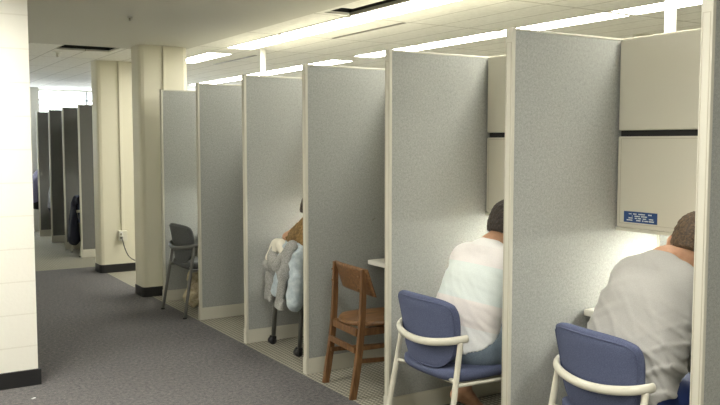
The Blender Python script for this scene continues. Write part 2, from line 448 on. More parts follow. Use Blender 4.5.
tag(obj('scratch_mark', bm, slot), 'small dark scuff mark on the partition behind the wooden chair', 'scuff').location = (0, PY(4)-.0225, 0)

# spine panels closing the back of each carrel
def spine(w=S):
    t = thing('carrel_back_panel', 'x', 'partition'); a, b = .028, w-.028
    obj('fabric_panel', B(0, .05, a, b, .104, HP-.022), panel, t)
    obj('top_cap', B(-.002, .052, a, b, HP-.022, HP), cream, t)
    obj('base_skirt', B(-.003, .053, a, b, 0, .104), cream, t)
    obj('corner_post', B(-.004, .054, -.024, .024, 0, HP+.003, bev=.003), cream, t)
    return t
sp = spine()
for i in range(1, 7):
    place(sp, USED, (DEPTH+.004, PY(i), 0), 0, {1: 'gray fabric back panel glimpsed under the cabinet beside the gray T-shirt man'}.get(i, 'gray fabric back panel closing a carrel, hidden from view'), 'carrel back panels')
for i in range(4):
    place(sp, USED, (DEPTH+.034, FY[i], 0), 0, 'gray fabric back panel closing a carrel, hidden from view', 'carrel back panels').scale = (1, (FY[i+1]-FY[i])/S, 1)

# ------------------------------------------------------------------ cabinets, task lights, desks
def cabinet(sign=False):
    t = thing('overhead_cabinet', 'x', 'cabinet'); w = S-.062; x1 = .322
    bm = B(.02, x1, 0, w, .448, .91); box(bm, .02, x1, 0, .015, -.0, .448); box(bm, .02, x1, w-.015, w, 0, .448)
    box(bm, .02, x1, .015, w-.015, .03, .045); box(bm, x1-.012, x1, .015, w-.015, .045, .448)
    obj('body', bm, binm, t)
    g = obj('recess', B(.018, .03, .0, w, .435, .475), dark, t)
    d = obj('door', B(-.004, .018, .002, w-.002, .472, .905, bev=.008), binm, t)
    bm = bmesh.new(); tube(bm, [(-.012, .42, .545+.01), (-.004, .42, .555)], .013, 18); obj('lock', bm, metal, d)
    bm = B(-.009, -.0055, .4185, .4215, .549, .561); 
    bm2 = B(-.0135, -.0115, .4185, .4215, .549, .561); bm.free(); obj('keyhole', bm2, black, d)
    d2 = obj('door', B(-.004, .018, .002, w-.002, .012, .444, bev=.006), binm, t)
    obj('lower_lip', B(-.008, .02, .0, w, -.006, .010, bev=.004), binm, t)
    bm = bmesh.new(); e = .003
    for a, b, c, d_ in ((.02, w-.02, .030, .032), (.02, w-.02, .432, .434)): box(bm, -.0052, -.003, a, b, c, d_)
    for y in (.02, w-.022): box(bm, -.0052, -.003, y, y+.002, .030, .434)
    obj('panel_line', bm, cream_dk, d2)
    return t
cb = cabinet()
cbl = {1: 'beige two-door overhead cabinet with a blue notice, above the man in the gray T-shirt', 2: 'beige two-door overhead cabinet above the man in the striped T-shirt'}
CAB = {}
for i in range(1, 7): CAB[i] = place(cb, USED, (.677, PY(i)+.031, 1.09), 0, cbl.get(i, 'beige overhead cabinet inside a carrel, hidden behind its partition'), 'overhead cabinets')
for i in (1, 3): place(cb, USED, (.705, FY[i-1]+.030, 1.09), 0, 'beige overhead cabinet inside a carrel, hidden behind its partition', 'overhead cabinets').scale = (1, .985, 1)
# blue notice with four lines of white print, too small to read
t = thing('notice_sticker', 'small blue notice with four lines of fine white print, stuck on the lower cabinet door', 'sign', (.6725, 2.412, 1.128))
obj('backing', B(-.001, 0, 0, .19, 0, .052), signb, t)
bm = bmesh.new(); rows = [(.041, [(.16, .145), (.135, .115), (.105, .07), (.05, .03)]), (.031, [(.142, .138), (.127, .098), (.09, .055)]),
    (.021, [(.162, .138), (.125, .112), (.108, .088), (.080, .062), (.045, .022)]), (.011, [(.172, .14), (.116, .094), (.083, .075), (.070, .050), (.045, .018)])]
rr = random.Random(2)
for z, segs in rows:
    for a, b in segs:
        y = a
        while y > b+.001:
            l = rr.uniform(.0022, .0036); box(bm, -.0016, -.001, y-l, y, z-.0022-rr.random()*.0005, z+.0022+rr.random()*.0008); y -= l+.0011
obj('print', bm, signw, t)

def tasklight():
    t = thing('task_light', 'x', 'task light')
    bm = B(0, .09, 0, .62, .0, .028); obj('housing', bm, cream, t)
    obj('tube', B(.015, .075, .015, .605, -.012, -.001, bev=.003), task_m, t); return t
tl = tasklight()
for y, lab in ((PY(1), 'white task light glowing under the cabinet in the gray T-shirt man\'s carrel'), (PY(2), 'white task light glowing under the cabinet in the striped T-shirt man\'s carrel'),
               (PY(4), 'white task light glowing inside the carrel with the jacket-draped chair'), (PY(6), 'white task light glowing inside the carrel with the gray chair'),
               (FY[0], 'task light glowing in the first distant carrel past the pillar'), (FY[2], 'task light glowing in the distant carrel of the gray-haired sitter')):
    place(tl, USED, (.86, y+.165, 1.0915), 0, lab, 'task lights under the cabinets')

def desk():
    t = thing('carrel_desk', 'x', 'desk'); w = S-.062
    obj('worktop', B(.0, .525, .0, w, .688, .72, bev=.007), laminate, t)
    for y in (.0, w-.012):
        bm = bmesh.new(); pts = [(.10, .686), (.525, .686), (.525, .36), (.49, .36)]
        vs = [[bm.verts.new((x, yy, z)) for x, z in pts] for yy in (y, y+.012)]
        bm.faces.new(vs[0]); bm.faces.new(vs[1][::-1])
        for i in range(4): bm.faces.new((vs[0][i], vs[0][(i+1) % 4], vs[1][(i+1) % 4], vs[1][i]))
        obj('bracket', bm, greyfr, t)
    return t
dk = desk()
dkl = {1: 'cream desktop in the carrel of the man in the gray T-shirt', 2: 'cream desktop in the carrel of the striped-shirt man', 3: 'cream desktop in the carrel with the empty wooden chair'}
for i in range(1, 7): place(dk, USED, (.462, PY(i)+.031, 0), 0, dkl.get(i, 'cream desktop inside a carrel, hidden behind its partition'), 'carrel desktops')
for i in (0, 2, 3): place(dk, USED, (.50, FY[i]+.030, 0), 0, 'cream desktop inside a carrel, hidden behind its partition', 'carrel desktops').scale = (1, .985, 1)
# papers / book on the two used desks
bm = B(0, .22, 0, .30, 0, .003); tag(obj('paper_sheet', bm, signw), 'sheet of paper on the desk before the gray T-shirt man', 'paper').location = (.56, 2.02, .721)
bm = B(0, .22, 0, .30, 0, .003); tag(obj('paper_sheet', bm, signw), 'sheet of paper on the desk before the striped T-shirt man', 'paper').location = (.56, 2.93, .721)
bm = B(0, .09, 0, .05, 0, .012, bev=.003); tag(obj('phone', bm, black), 'small dark phone at the edge of the desk by the gray T-shirt man', 'phone').location = (.49, 2.535, .7205)

# power poles behind the spine
tag(obj('power_pole', B(1.070, 1.112, 2.67, 2.712, 0, CZ, bev=.004), whitecap), 'thick white power pole reaching the ceiling at the upper right, behind the cabinets', 'power pole', 'white power poles')
tag(obj('power_pole', B(1.070, 1.112, 7.50, 7.542, 0, CZ, bev=.004), whitecap), 'thinner looking white power pole rising behind the far partitions in the middle', 'power pole', 'white power poles')

# outlet, conduit, cord on the far pillar
t = thing('electrical_outlet', 'cream double outlet box on the far pillar with a conduit above', 'outlet', (0, 9.44, 0))
obj('box', B(.118, .215, -.05, 0, .365, .485, bev=.004), plate, t)
obj('faceplate', B(.120, .165, -.056, -.0501, .372, .478, bev=.002), whitecap, t)
bm = bmesh.new()
for z in (.405, .445): box(bm, .130, .150, -.0575, -.056, z-.012, z+.012)
obj('socket', bm, slot, t)
bm = B(.158, .192, -.022, 0, .475, CZ, bev=.004); box(bm, .154, .196, -.024, 0, .88, .90); obj('conduit', bm, paint, t)
t = thing('extension_cord', 'dark gray power cord hanging from the outlet and looping behind the square pillar', 'cord', (0, 9.44, 0))
obj('plug', B(.128, .153, -.088, -.058, .395, .42, bev=.004), cordm, t)
bm = bmesh.new(); tube(bm, catmull([(.140, -.085, .405), (.142, -.115, .38), (.16, -.12, .30), (.20, -.10, .21), (.26, -.07, .15), (.33, -.06, .12), (.42, -.06, .10), (.50, -.04, .06)], 8), .006, 8); obj('cable', bm, cordm, t)
tag(obj('paper_scrap', B(-.012, .012, -.006, .006, 0, .003, rot=Matrix.Rotation(.6, 4, 'Z')), signw), 'tiny white scrap of paper on the carpet before the block wall', 'litter').location = (-1.60, 4.98, .001)

# ------------------------------------------------------------------ stacking chair
def stack_chair(name, label, up, frm, loc, rz):
    t = thing(name, label, 'chair', loc, rz)
    V = Vector
    def back(a, b):
        z = .62+b*.165
        w = .195+.038*(b+1)/2
        w *= (1-max(0, -b)**3.2*.42)
        rnd = 1-(abs(a)**6)*.10*(1 if b > 0 else .6)
        zz = .622+b*.165*rnd + (.012*(1-a*a) if b > 0 else -.01*(1-a*a))*abs(b)
        y = a*w*(1-(abs(b)**6)*.10)
        x = -.222-.025*b-.010*b*b+.22*(y*y)/.2
        return V((x, y, zz)), V((1, -.9*a*.6, .15)).normalized()
    bk = obj('backrest', pad(back, .052, 24, 20, 7), up, t, True)
    rim = []
    for k in range(60):
        an = 2*PI*k/60; a, b = math.cos(an), math.sin(an); m = max(abs(a), abs(b)); a /= m; b /= m
        c, n = back(a*.90, b*.90); rim.append(c-n*.0195)
    bm = bmesh.new(); tube(bm, rim+[rim[0]], .0035, 6, cap=False); obj('piping', bm, up, bk, True)
    def seat(a, b):
        x = .015+b*.225; w = .219-.012*b
        y = a*w*(1-(abs(b)**6)*.14)
        xx = .008+b*.232*(1-(abs(a)**6)*.14)
        z = .425+.012*(a*a)-.018*max(0, b)**3+.01*max(0, -b)**2
        return V((xx, y, z)), V((0, 0, 1))
    obj('seat', pad(seat, .072, 22, 22, 8), up, t, True)
    bm = B(-.15, .18, -.15, .15, .382, .40, bev=.008); obj('seat_pan', bm, black if up is greyup else frm, t)
    for s in (-1, 1):
        bm = bmesh.new(); tube(bm, [(-.285, s*.252, .0), (-.272, s*.251, .08), (-.185, s*.228, .59), (-.182, s*.228, .612)], .0135, 12, 1.0)
        lg = obj('leg', bm, frm, t, True)
        bm = bmesh.new(); cyl(bm, (-.286, s*.252, .006), (0, 0, 1), .017, .012, 14); obj('glide', bm, black, lg)
        bm = bmesh.new(); tube(bm, catmull([(.285, s*.245, 0), (.255, s*.243, .18), (.225, s*.238, .34), (.195, s*.232, .38), (.10, s*.228, .395), (-.05, s*.228, .402), (-.215, s*.236, .41)], 5), [.0115]*12+[.0085]*19, 10)
        lg = obj('leg', bm, frm, t, True)
        bm = bmesh.new(); cyl(bm, (.286, s*.245, .006), (0, 0, 1), .016, .012, 14); obj('glide', bm, black, lg)
        bm = bmesh.new(); tube(bm, [(-.212, s*.236, .425), (-.195, s*.17, .425)], .009, 8); obj('crossbar', bm, frm, t, True)
    bm = bmesh.new()
    pts = [(-.150, -.232, .618), (-.185, -.230, .617), (-.232, -.188, .606), (-.262, -.10, .592), (-.272, 0, .587), (-.262, .10, .592), (-.232, .188, .606), (-.185, .230, .617), (-.150, .232, .618)]
    tube(bm, catmull(pts, 6), .0135, 12, 1.35); obj('back_rail', bm, frm, t, True)
    return t
stack_chair('office_chair', 'blue padded chair with cream frame, under the man in the gray T-shirt', blue, chfr, (.155, 2.10, 0), math.radians(-4))
stack_chair('office_chair', 'blue padded chair with cream frame, under the man in the striped T-shirt', blue, chfr, (.035, 3.04, 0), math.radians(0))
stack_chair('office_chair', 'dark gray padded chair with gray frame, empty, beside the square pillar', greyup, greyfr, (.175, 6.86, 0), math.radians(3))

# ------------------------------------------------------------------ wooden chair
def wooden_chair(loc, rz):
    t = thing('wooden_chair', 'old oak library chair with curved back and saddle seat, empty at its desk', 'chair', loc, rz)
    def post(y0, y1, xb, xt, zt, d=.034, w=.030):
        bm = bmesh.new(); R = []
        for k in range(9):
            f = k/8; z = zt*f; x = xb+(xt-xb)*f+.02*math.sin(PI*f); y = y0+(y1-y0)*f; dd = d*(1-.25*f); ww = w*(1-.15*f)
            R.append([bm.verts.new((x+sx*dd/2, y+sy*ww/2, z)) for sx, sy in ((-1, -1), (1, -1), (1, 1), (-1, 1))])
        for a, b in zip(R, R[1:]):
            for i in range(4): bm.faces.new((a[i], a[(i+1) % 4], b[(i+1) % 4], b[i]))
        bm.faces.new(R[0][::-1]); bm.faces.new(R[-1])
        bmesh.ops.bevel(bm, geom=[e for e in bm.edges if abs((e.verts[0].co-e.verts[1].co).normalized().z) > .5], offset=.005, segments=2, affect='EDGES')
        return bm
    for s in (-1, 1):
        obj('leg', post(s*.192, s*.192, -.17, -.10, .765, .040, .030), wood, t)
        obj('leg', post(s*.165, s*.150, .27, .235, .405, .038, .034), wood, t)
    # curved back board, leaning
    def bk(a, b):
        y = a*.222; z = .69+b*.085-.008*(a*a); x = -.100-.03*b+.45*y*y*1.5-.002
        return Vector((x+.012, y, z)), Vector((1, -1.2*y, .3)).normalized()
    obj('backrest', pad(bk, .022, 20, 10, 14), woods, t, True)
    bm = bmesh.new()
    for s in (-1, 1):
        for z in (.65, .72): cyl(bm, (-.128+.0, s*.177, z), (1, 0, .1), .006, .008, 10)
    obj('dowel', bm, wood, t)
    def st(a, b):
        x = .075+b*.215; w = .205-.012*abs(b-.1)
        y = a*w*(1-(abs(b)**4)*.30); xx = .075+b*.215*(1-(abs(a)**4)*.30)
        dip = -.012*math.exp(-((a*1.0)**2)*2)*(1 if b < .6 else .5)
        return Vector((xx, y, .433+dip+.008*max(0, b)**4)), Vector((0, 0, 1))
    obj('seat', pad(st, .036, 26, 26, 10), woods, t, True)
    def rail(p, q, w, h):
        p, q = Vector(p), Vector(q); d = (q-p); l = d.length
        m = Matrix.Translation((p+q)/2) @ d.to_track_quat('X', 'Z').to_matrix().to_4x4()
        return B(-l/2, l/2, -w/2, w/2, -h/2, h/2, bev=.003, rot=m)
    for s in (-1, 1):
        obj('apron', rail((-.12, s*.160, .385), (.24, s*.150, .385), .02, .045), wood, t)
        obj('stretcher', rail((-.145, s*.166, .215), (.25, s*.160, .20), .018, .026), wood, t)
        obj('stretcher', rail((-.13, s*.166, .29), (.245, s*.158, .29), .018, .026), wood, t) if s < 0 else None
    obj('apron', rail((-.125, -.16, .385), (-.125, .16, .385), .02, .045), wood, t)
    obj('apron', rail((.235, -.15, .385), (.235, .15, .385), .02, .045), wood, t)
    obj('stretcher', rail((-.143, -.180, .285), (-.143, .180, .285), .02, .034), wood, t)
    return t
wooden_chair((.175, 4.15, 0), math.radians(-5))

# ------------------------------------------------------------------ implicit surfaces for bodies and cloth
class Field:
    def __init__(s, lo, hi, h):
        s.h = h; s.lo = np.array(lo, float); n = np.ceil((np.array(hi)-s.lo)/h).astype(int)+1
        s.n = n; s.F = np.full(tuple(n), 1.0, np.float32)
        s.ax = [s.lo[i]+h*np.arange(n[i]) for i in range(3)]
    def sub(s, lo, hi):
        a = np.clip(np.floor((np.array(lo)-s.lo)/s.h).astype(int), 0, s.n-1); b = np.clip(np.ceil((np.array(hi)-s.lo)/s.h).astype(int)+1, 1, s.n)
        sl = tuple(slice(a[i], max(b[i], a[i]+1)) for i in range(3))
        return sl, s.ax[0][sl[0]][:, None, None], s.ax[1][sl[1]][None, :, None], s.ax[2][sl[2]][None, None, :]
    def add(s, lo, hi, fn, k):
        m = k+.03; sl, X, Y, Z = s.sub(np.array(lo)-m, np.array(hi)+m)
        d = fn(X, Y, Z).astype(np.float32); o = s.F[sl]
        if k > 0:
            hh = np.clip(.5+.5*(o-d)/k, 0, 1); s.F[sl] = o*(1-hh)+d*hh-k*hh*(1-hh)
        else: s.F[sl] = np.minimum(o, d)
    def cone(s, a, b, ra, rb, k=.02, side=None, wide=1.0):
        """rounded cone a->b; `wide` stretches it along `side`"""
        a = np.array(a, float); b = np.array(b, float); ab = b-a; L2 = max(ab@ab, 1e-9)
        if side is not None:
            sd = np.array(side, float); sd /= np.linalg.norm(sd)
        R = max(ra, rb)*max(wide, 1)
        def fn(X, Y, Z):
            px, py, pz = X-a[0], Y-a[1], Z-a[2]
            if side is not None:
                q = px*sd[0]+py*sd[1]+pz*sd[2]; qa = ab@sd
                t = np.clip((px*ab[0]+py*ab[1]+pz*ab[2])/L2, 0, 1)
                dx, dy, dz = px-t*ab[0], py-t*ab[1], pz-t*ab[2]
                u = dx*sd[0]+dy*sd[1]+dz*sd[2]; w2 = dx*dx+dy*dy+dz*dz-u*u
                return np.sqrt(np.maximum(w2, 0)+(u/wide)**2)-(ra+(rb-ra)*t)
            t = np.clip((px*ab[0]+py*ab[1]+pz*ab[2])/L2, 0, 1)
            return np.sqrt((px-t*ab[0])**2+(py-t*ab[1])**2+(pz-t*ab[2])**2)-(ra+(rb-ra)*t)
        s.add(np.minimum(a, b)-R, np.maximum(a, b)+R, fn, k)
    def ell(s, c, r, M=None, k=.02):
        """ellipsoid; M rows are its axes"""
        c = np.array(c, float); r = np.array(r, float); M = np.eye(3) if M is None else np.array(M, float)
        R = r.max()
        def fn(X, Y, Z):
            p = (X-c[0], Y-c[1], Z-c[2]); q = [(p[0]*M[i][0]+p[1]*M[i][1]+p[2]*M[i][2])/r[i] for i in range(3)]
            n = np.sqrt(q[0]**2+q[1]**2+q[2]**2)+1e-9
            g = np.sqrt((q[0]/r[0])**2+(q[1]/r[1])**2+(q[2]/r[2])**2)+1e-9
            return n*(n-1)/g
        s.add(c-R, c+R, fn, k)
    def cut(s, p, n, k=0):
        """remove the side the normal points to"""
        n = np.array(n, float); n /= np.linalg.norm(n)
        d = ((s.ax[0][:, None, None]-p[0])*n[0]+(s.ax[1][None, :, None]-p[1])*n[1]+(s.ax[2][None, None, :]-p[2])*n[2]).astype(np.float32)
        s.F = np.maximum(s.F, d)
    def grid(s): return s.ax[0][:, None, None], s.ax[1][None, :, None], s.ax[2][None, None, :]
    def mesh(s, name):
        F = s.F.copy(); F[[0, -1]] = .5; F[:, [0, -1]] = .5; F[:, :, [0, -1]] = .5
        ins = F < 0; n = np.array(F.shape)-1
        acc = np.zeros((*n, 3), np.float32); cnt = np.zeros(tuple(n), np.float32)
        off = [(i, j, k) for i in (0, 1) for j in (0, 1) for k in (0, 1)]
        def cn(A, o): return A[o[0]:o[0]+n[0], o[1]:o[1]+n[1], o[2]:o[2]+n[2]]
        for axis in range(3):
            for o in off:
                if o[axis]: continue
                o2 = list(o); o2[axis] = 1
                fa, fb = cn(F, o), cn(F, o2); m = (fa < 0) != (fb < 0)
                t = np.where(m, fa/(np.where(m, fa-fb, 1)), 0)
                for c in range(3):
                    acc[..., c] += np.where(m, o[c]+(t if c == axis else 0), 0)
                cnt += m
        act = cnt > 0; idx = -np.ones(tuple(n), int); idx[act] = np.arange(act.sum())
        cell = np.argwhere(act); V = (cell+acc[act]/cnt[act][:, None])*s.h+s.lo
        faces = []
        for axis in range(3):
            u, v = (axis+1) % 3, (axis+2) % 3
            sa = [slice(None)]*3; sb = [slice(None)]*3; sa[axis] = slice(0, -1); sb[axis] = slice(1, None)
            A, Bv = ins[tuple(sa)], ins[tuple(sb)]
            e = np.argwhere(A != Bv)
            e = e[(e[:, u] > 0) & (e[:, v] > 0) & (e[:, u] < n[u]) & (e[:, v] < n[v])]
            fl = A[tuple(e.T)]
            def g(du, dv):
                c = e.copy(); c[:, u] += du; c[:, v] += dv; return idx[tuple(c.T)]
            q = np.stack([g(-1, -1), g(0, -1), g(0, 0), g(-1, 0)], 1)
            q[~fl] = q[~fl][:, ::-1]; faces.append(q)
        Q = np.concatenate(faces); Q = Q[(Q >= 0).all(1)]
        me = bpy.data.meshes.new(name)
        me.vertices.add(len(V)); me.vertices.foreach_set('co', V.astype(np.float32).ravel())
        me.loops.add(len(Q)*4); me.loops.foreach_set('vertex_index', Q.astype(np.int32).ravel())
        me.polygons.add(len(Q)); me.polygons.foreach_set('loop_start', (np.arange(len(Q))*4).astype(np.int32))
        me.update(calc_edges=True); me.validate(); me.shade_smooth()
        return me
def sobj(name, F, m, parent=None, smooth_it=2):
    me = F.mesh(name); o = link(name, me, m, parent, True)
    if smooth_it:
        md = o.modifiers.new('smooth', 'SMOOTH'); md.factor = .5; md.iterations = smooth_it
    return o
def v3(*a): return np.array(a, float)
def unit(a): a = np.array(a, float); return a/np.linalg.norm(a)
def lerp(a, b, t): return a+(b-a)*t

def hand(F, wrist, direction, palm_n, side, size=1.0):
    """palm and five curled fingers; direction: wrist to knuckles; palm_n: out of the palm; side: towards the thumb"""
    d, n, s = unit(direction), unit(palm_n), unit(side); w = np.array(wrist, float)
    for q in (-1, -.33, .33, 1):
        F.cone(w+d*.01+s*q*.014*size, w+d*.085*size+s*q*.030*size, .013, .0115, .008)
    for q, ln in ((1, .068), (.33, .078), (-.33, .072), (-1, .055)):
        p = w+d*.088*size+s*q*.031*size; a = p
        for k, (fr_, ang) in enumerate(((.45, .35), (.32, .9), (.23, 1.35))):
            dd = unit(d*math.cos(ang)+n*math.sin(ang)+s*q*.06); b = a+dd*ln*fr_*size
            F.cone(a, b, .0092-.0008*k, .0086-.0008*k, .003); a = b
    a = w+d*.022*size+s*.022*size
    for k, (l, dd) in enumerate(((.038, d*.6+s*.75+n*.25), (.030, d*.85+s*.3+n*.45), (.024, d*.8+s*.0+n*.6))):
        b = a+unit(dd)*l*size; F.cone(a, b, .0125-.0015*k, .011-.0015*k, .006); a = b

def foot(F, ankle, toe_dir, size=1.0, floor=.012):
    d = unit([toe_dir[0], toe_dir[1], 0]); a = np.array(ankle, float); s = v3(-d[1], d[0], 0)
    if toe_dir[2] < 0:          # heel lifted, weight on the toes
        dn = unit(toe_dir); heel = a-d*.035-v3(0, 0, .045); ball = a+dn*.17; ball[2] = max(ball[2], .03)
        F.cone(a, heel, .034, .028, .02); F.cone(a+dn*.02, ball, .032, .019, .025, s, 1.5); F.cone(heel, ball, .026, .019, .02)
        for q in (-1.9, -1, 0, 1, 1.9):
            b = ball+s*q*.016; F.cone(b, b+d*(.045-.003*abs(q))-v3(0, 0, .006), .011, .0085, .004)
        return
    heel = v3(a[0], a[1], floor+.028)-d*.035
    F.cone(a, heel, .036, .029, .02); ball = v3(a[0], a[1], floor+.02)+d*.14*size
    F.cone(a+d*.02-v3(0, 0, .02), ball, .032, .018, .025, s, 1.5); F.cone(heel, ball, .026, .019, .02)
    for i, q in enumerate((-1.9, -1, 0, 1, 1.9)):
        b = ball+s*q*.016; F.cone(b, b+d*(.045-.003*abs(q)), .011, .0085, .004)

def human(name, label, J, hair_m, shirt_m, shorts_m, vox=.006, head_s=1.0, hair_trim=-.060, extra=None, wrinkle=0, shirt_off=.012, sleeve=.66, waist=1.45, wamp=1.0):
    """seated figure. J: joints in world space"""
    root = thing(name, label, 'person', (J['pelvis'][0], J['pelvis'][1], 0))
    base = v3(J['pelvis'][0], J['pelvis'][1], 0)
    J = {k: (np.array(v, float)-base if k not in ('face', 'up', 'toe_l', 'toe_r') else np.array(v, float)) for k, v in J.items()}
    P, Wt, Ch, Nk, Hd = J['pelvis'], J['waist'], J['chest'], J['neck'], J['head']
    f = unit(J['face']); up = unit(J['up']-f*(J['up']@f)); sd = np.cross(up, f)   # sd: figure's left
    M = [f, sd, up]; side = unit(J['sh_l']-J['sh_r'])
    pts = np.array([v for k, v in J.items() if k not in ('face', 'up', 'toe_l', 'toe_r')])
    lo, hi = pts.min(0)-.24, pts.max(0)+.24; lo[2] = -.01
    F = Field(lo, hi, vox)
    o = .0
    def torso(F, o, k=.05):
        F.cone(P, Wt, .098+o, .092+o, k, side, 1.50)
        F.cone(Wt, Ch, .094+o, .106+o, k, side, 1.42)
        F.cone(Ch, lerp(Ch, Nk, .6), .106+o, .075+o, k, side, 1.5)
        for s in ('l', 'r'):
            S_ = J['sh_'+s]
            F.cone(lerp(Ch, Nk, .72), S_-v3(0, 0, .005), .058+o, .055+o, k)
            F.cone(lerp(Wt, Ch, .7), S_-v3(0, 0, .03), .08+o, .058+o, k)
    torso(F, -.006)
    F.ell(P+v3(0, 0, -.01), (.115, .165, .10), None, .04)
    # neck and head
    F.cone(lerp(Ch, Nk, .7), Nk, .066, .058, .04); F.cone(Nk, Hd-up*.055-f*.012, .056, .053, .025)
    hs = head_s
    F.ell(Hd+up*.015*hs-f*.01, (.096*hs, .076*hs, .098*hs), M, .012)
    F.ell(Hd+f*.030*hs-up*.050*hs, (.060*hs, .056*hs, .062*hs), M, .03)
    F.cone(Hd+f*.066*hs-up*.098*hs, Hd+f*.064*hs-up*.095*hs, .020, .018, .02)       # chin
    F.cone(Hd+f*.084*hs+up*.008*hs, Hd+f*.108*hs-up*.030*hs, .009, .013, .008)      # nose
    F.cone(Hd+f*.094*hs-up*.034*hs-sd*.012, Hd+f*.094*hs-up*.034*hs+sd*.012, .009, .009, .006)
    for q in (-1, 1):
        F.cone(Hd+f*.080*hs+up*.024*hs+sd*q*.012, Hd+f*.070*hs+up*.024*hs+sd*q*.045, .009, .008, .01)   # brow
        F.ell(Hd+f*.060*hs-up*.018*hs+sd*q*.042, (.026, .022, .02), M, .015)                             # cheek
    F.cone(Hd+f*.086*hs-up*.062*hs-sd*.018, Hd+f*.086*hs-up*.062*hs+sd*.018, .0065, .0065, .005)
    F.cone(Hd+f*.083*hs-up*.074*hs-sd*.014, Hd+f*.083*hs-up*.074*hs+sd*.014, .007, .007, .004)
    for q in (-1, 1):
        e = Hd+sd*q*.092*hs-f*.002-up*.016*hs
        F.ell(e, (.021, .0065, .034), [unit(f-sd*q*.75), unit(sd*q+f*.75), up], .004); F.cone(e-sd*q*.006, e-sd*q*.020, .014, .016, .008)
    # arms
    for s in ('l', 'r'):
        S_, E_, Wr = J['sh_'+s], J['el_'+s], J['wr_'+s]
        F.cone(S_, E_, .050, .038, .03); F.cone(E_, lerp(E_, Wr, .35), .039, .040, .015); F.cone(lerp(E_, Wr, .35), Wr, .040, .024, .02)
        hd = unit(Wr-E_); th = -1 if s == 'l' else 1
        hdir = unit(hd*v3(1, 1, .3)); sdv = unit(np.cross(v3(0, 0, 1), hdir))*(-1 if s == 'l' else 1)
        hand(F, Wr, hdir, v3(0, 0, -1)*1.0, sdv, .95)
        Hp, Kn, An = J['hip_'+s], J['kn_'+s], J['an_'+s]
        F.cone(Hp, Kn, .082, .056, .04); F.cone(Kn, lerp(Kn, An, .3), .054, .056, .03); F.cone(lerp(Kn, An, .3), An, .055, .033, .03)
        foot(F, An, J['toe_'+s])
    body = sobj('body', F, skin, root, 1)
    # eyes
    for q in (-1, 1):
        E = Field(Hd-.14, Hd+.14, .003); E.ell(Hd+f*.073*hs+up*.006*hs+sd*q*.030, (.012, .013, .010), M, 0); sobj('eye', E, signw, root, 1)
    # hair
    H = Field(Hd-.16, Hd+.16, .004)
    H.ell(Hd+up*.020*hs-f*.012, (.105*hs, .0815*hs, .106*hs), M, .0)
    H.ell(Hd-f*.035*hs-up*.035*hs, (.068*hs, .072*hs, .075*hs), M, .03)
    X, Yg, Z = H.grid(); q = [X-Hd[0], Yg-Hd[1], Z-Hd[2]]
    qf = q[0]*f[0]+q[1]*f[1]+q[2]*f[2]; qu = q[0]*up[0]+q[1]*up[1]+q[2]*up[2]; qs = q[0]*sd[0]+q[1]*sd[1]+q[2]*sd[2]
    H.F = H.F+(.0022*np.sin(qu*210+3*np.sin(qs*90))*np.sin(qs*240+2*np.sin(qf*130))+.0018*np.sin(qf*310+qs*190)).astype(np.float32)
    fc = np.maximum(qf-.055, -(qu-.062)); face = -np.maximum(fc*0-1, np.minimum(-(qf-.062)*1.0, -(0.05-qu)*1.0))
    # remove the face: forward of the ears and below the hairline
    rem = np.minimum(qf-.018-.35*(qu+.03), .060-qu+.0*qf)
    H.F = np.maximum(H.F, rem.astype(np.float32))
    H.F = np.maximum(H.F, (hair_trim-qu-.25*np.maximum(0, qf+.02)).astype(np.float32))       # nape
    e2 = np.minimum(np.minimum(.024-np.abs(qf+.004), .036-np.abs(qu+.014)), np.abs(qs)-.055)         # ears stay bare
    H.F = np.maximum(H.F, e2.astype(np.float32))
    sobj('hair', H, hair_m, root, 1)
    # shirt
    T = Field(lo, hi, vox); torso(T, shirt_off, .06)
    hem = P+(Wt-P)*-.15
    T.cone(P-v3(0, 0, .03), Wt, .112+shirt_off, .10+shirt_off, .05, side, waist)
    T.cone(Wt, lerp(Wt, Ch, .6), .10+shirt_off, .10+shirt_off, .05, side, waist+.1)
    for s in ('l', 'r'):
        S_, E_ = J['sh_'+s], J['el_'+s]; T.cone(S_, lerp(S_, E_, .95), .062+shirt_off*.6, .064+shirt_off*.4, .05)
    ax = unit(Ch-P)
    for s in ('l', 'r'):
        S_, E_ = J['sh_'+s], J['el_'+s]; d = unit(E_-S_); c = lerp(S_, E_, sleeve)
        X, Yg, Z = T.grid()
        pl = (X-c[0])*d[0]+(Yg-c[1])*d[1]+(Z-c[2])*d[2]
        near = .115-np.sqrt((X-c[0]-d[0]*.05)**2+(Yg-c[1]-d[1]*.05)**2+(Z-c[2]-d[2]*.05)**2)
        T.F = np.maximum(T.F, np.minimum(pl, near).astype(np.float32))
    X, Yg, Z = T.grid()
    nk = unit(Nk-lerp(Ch, Nk, .5)); nax = unit(Hd-Nk)
    c = Nk+nax*.004+ (-unit(J['face']*v3(1, 1, 0)))*.0
    T.F = np.maximum(T.F, ((X-c[0])*nax[0]+(Yg-c[1])*nax[1]+(Z-c[2])*nax[2]-.012).astype(np.float32))
    T.F = np.maximum(T.F, (P[2]-.005+.40*(X-P[0]+.06)+.25*np.abs(Yg-P[1])*0-Z).astype(np.float32))
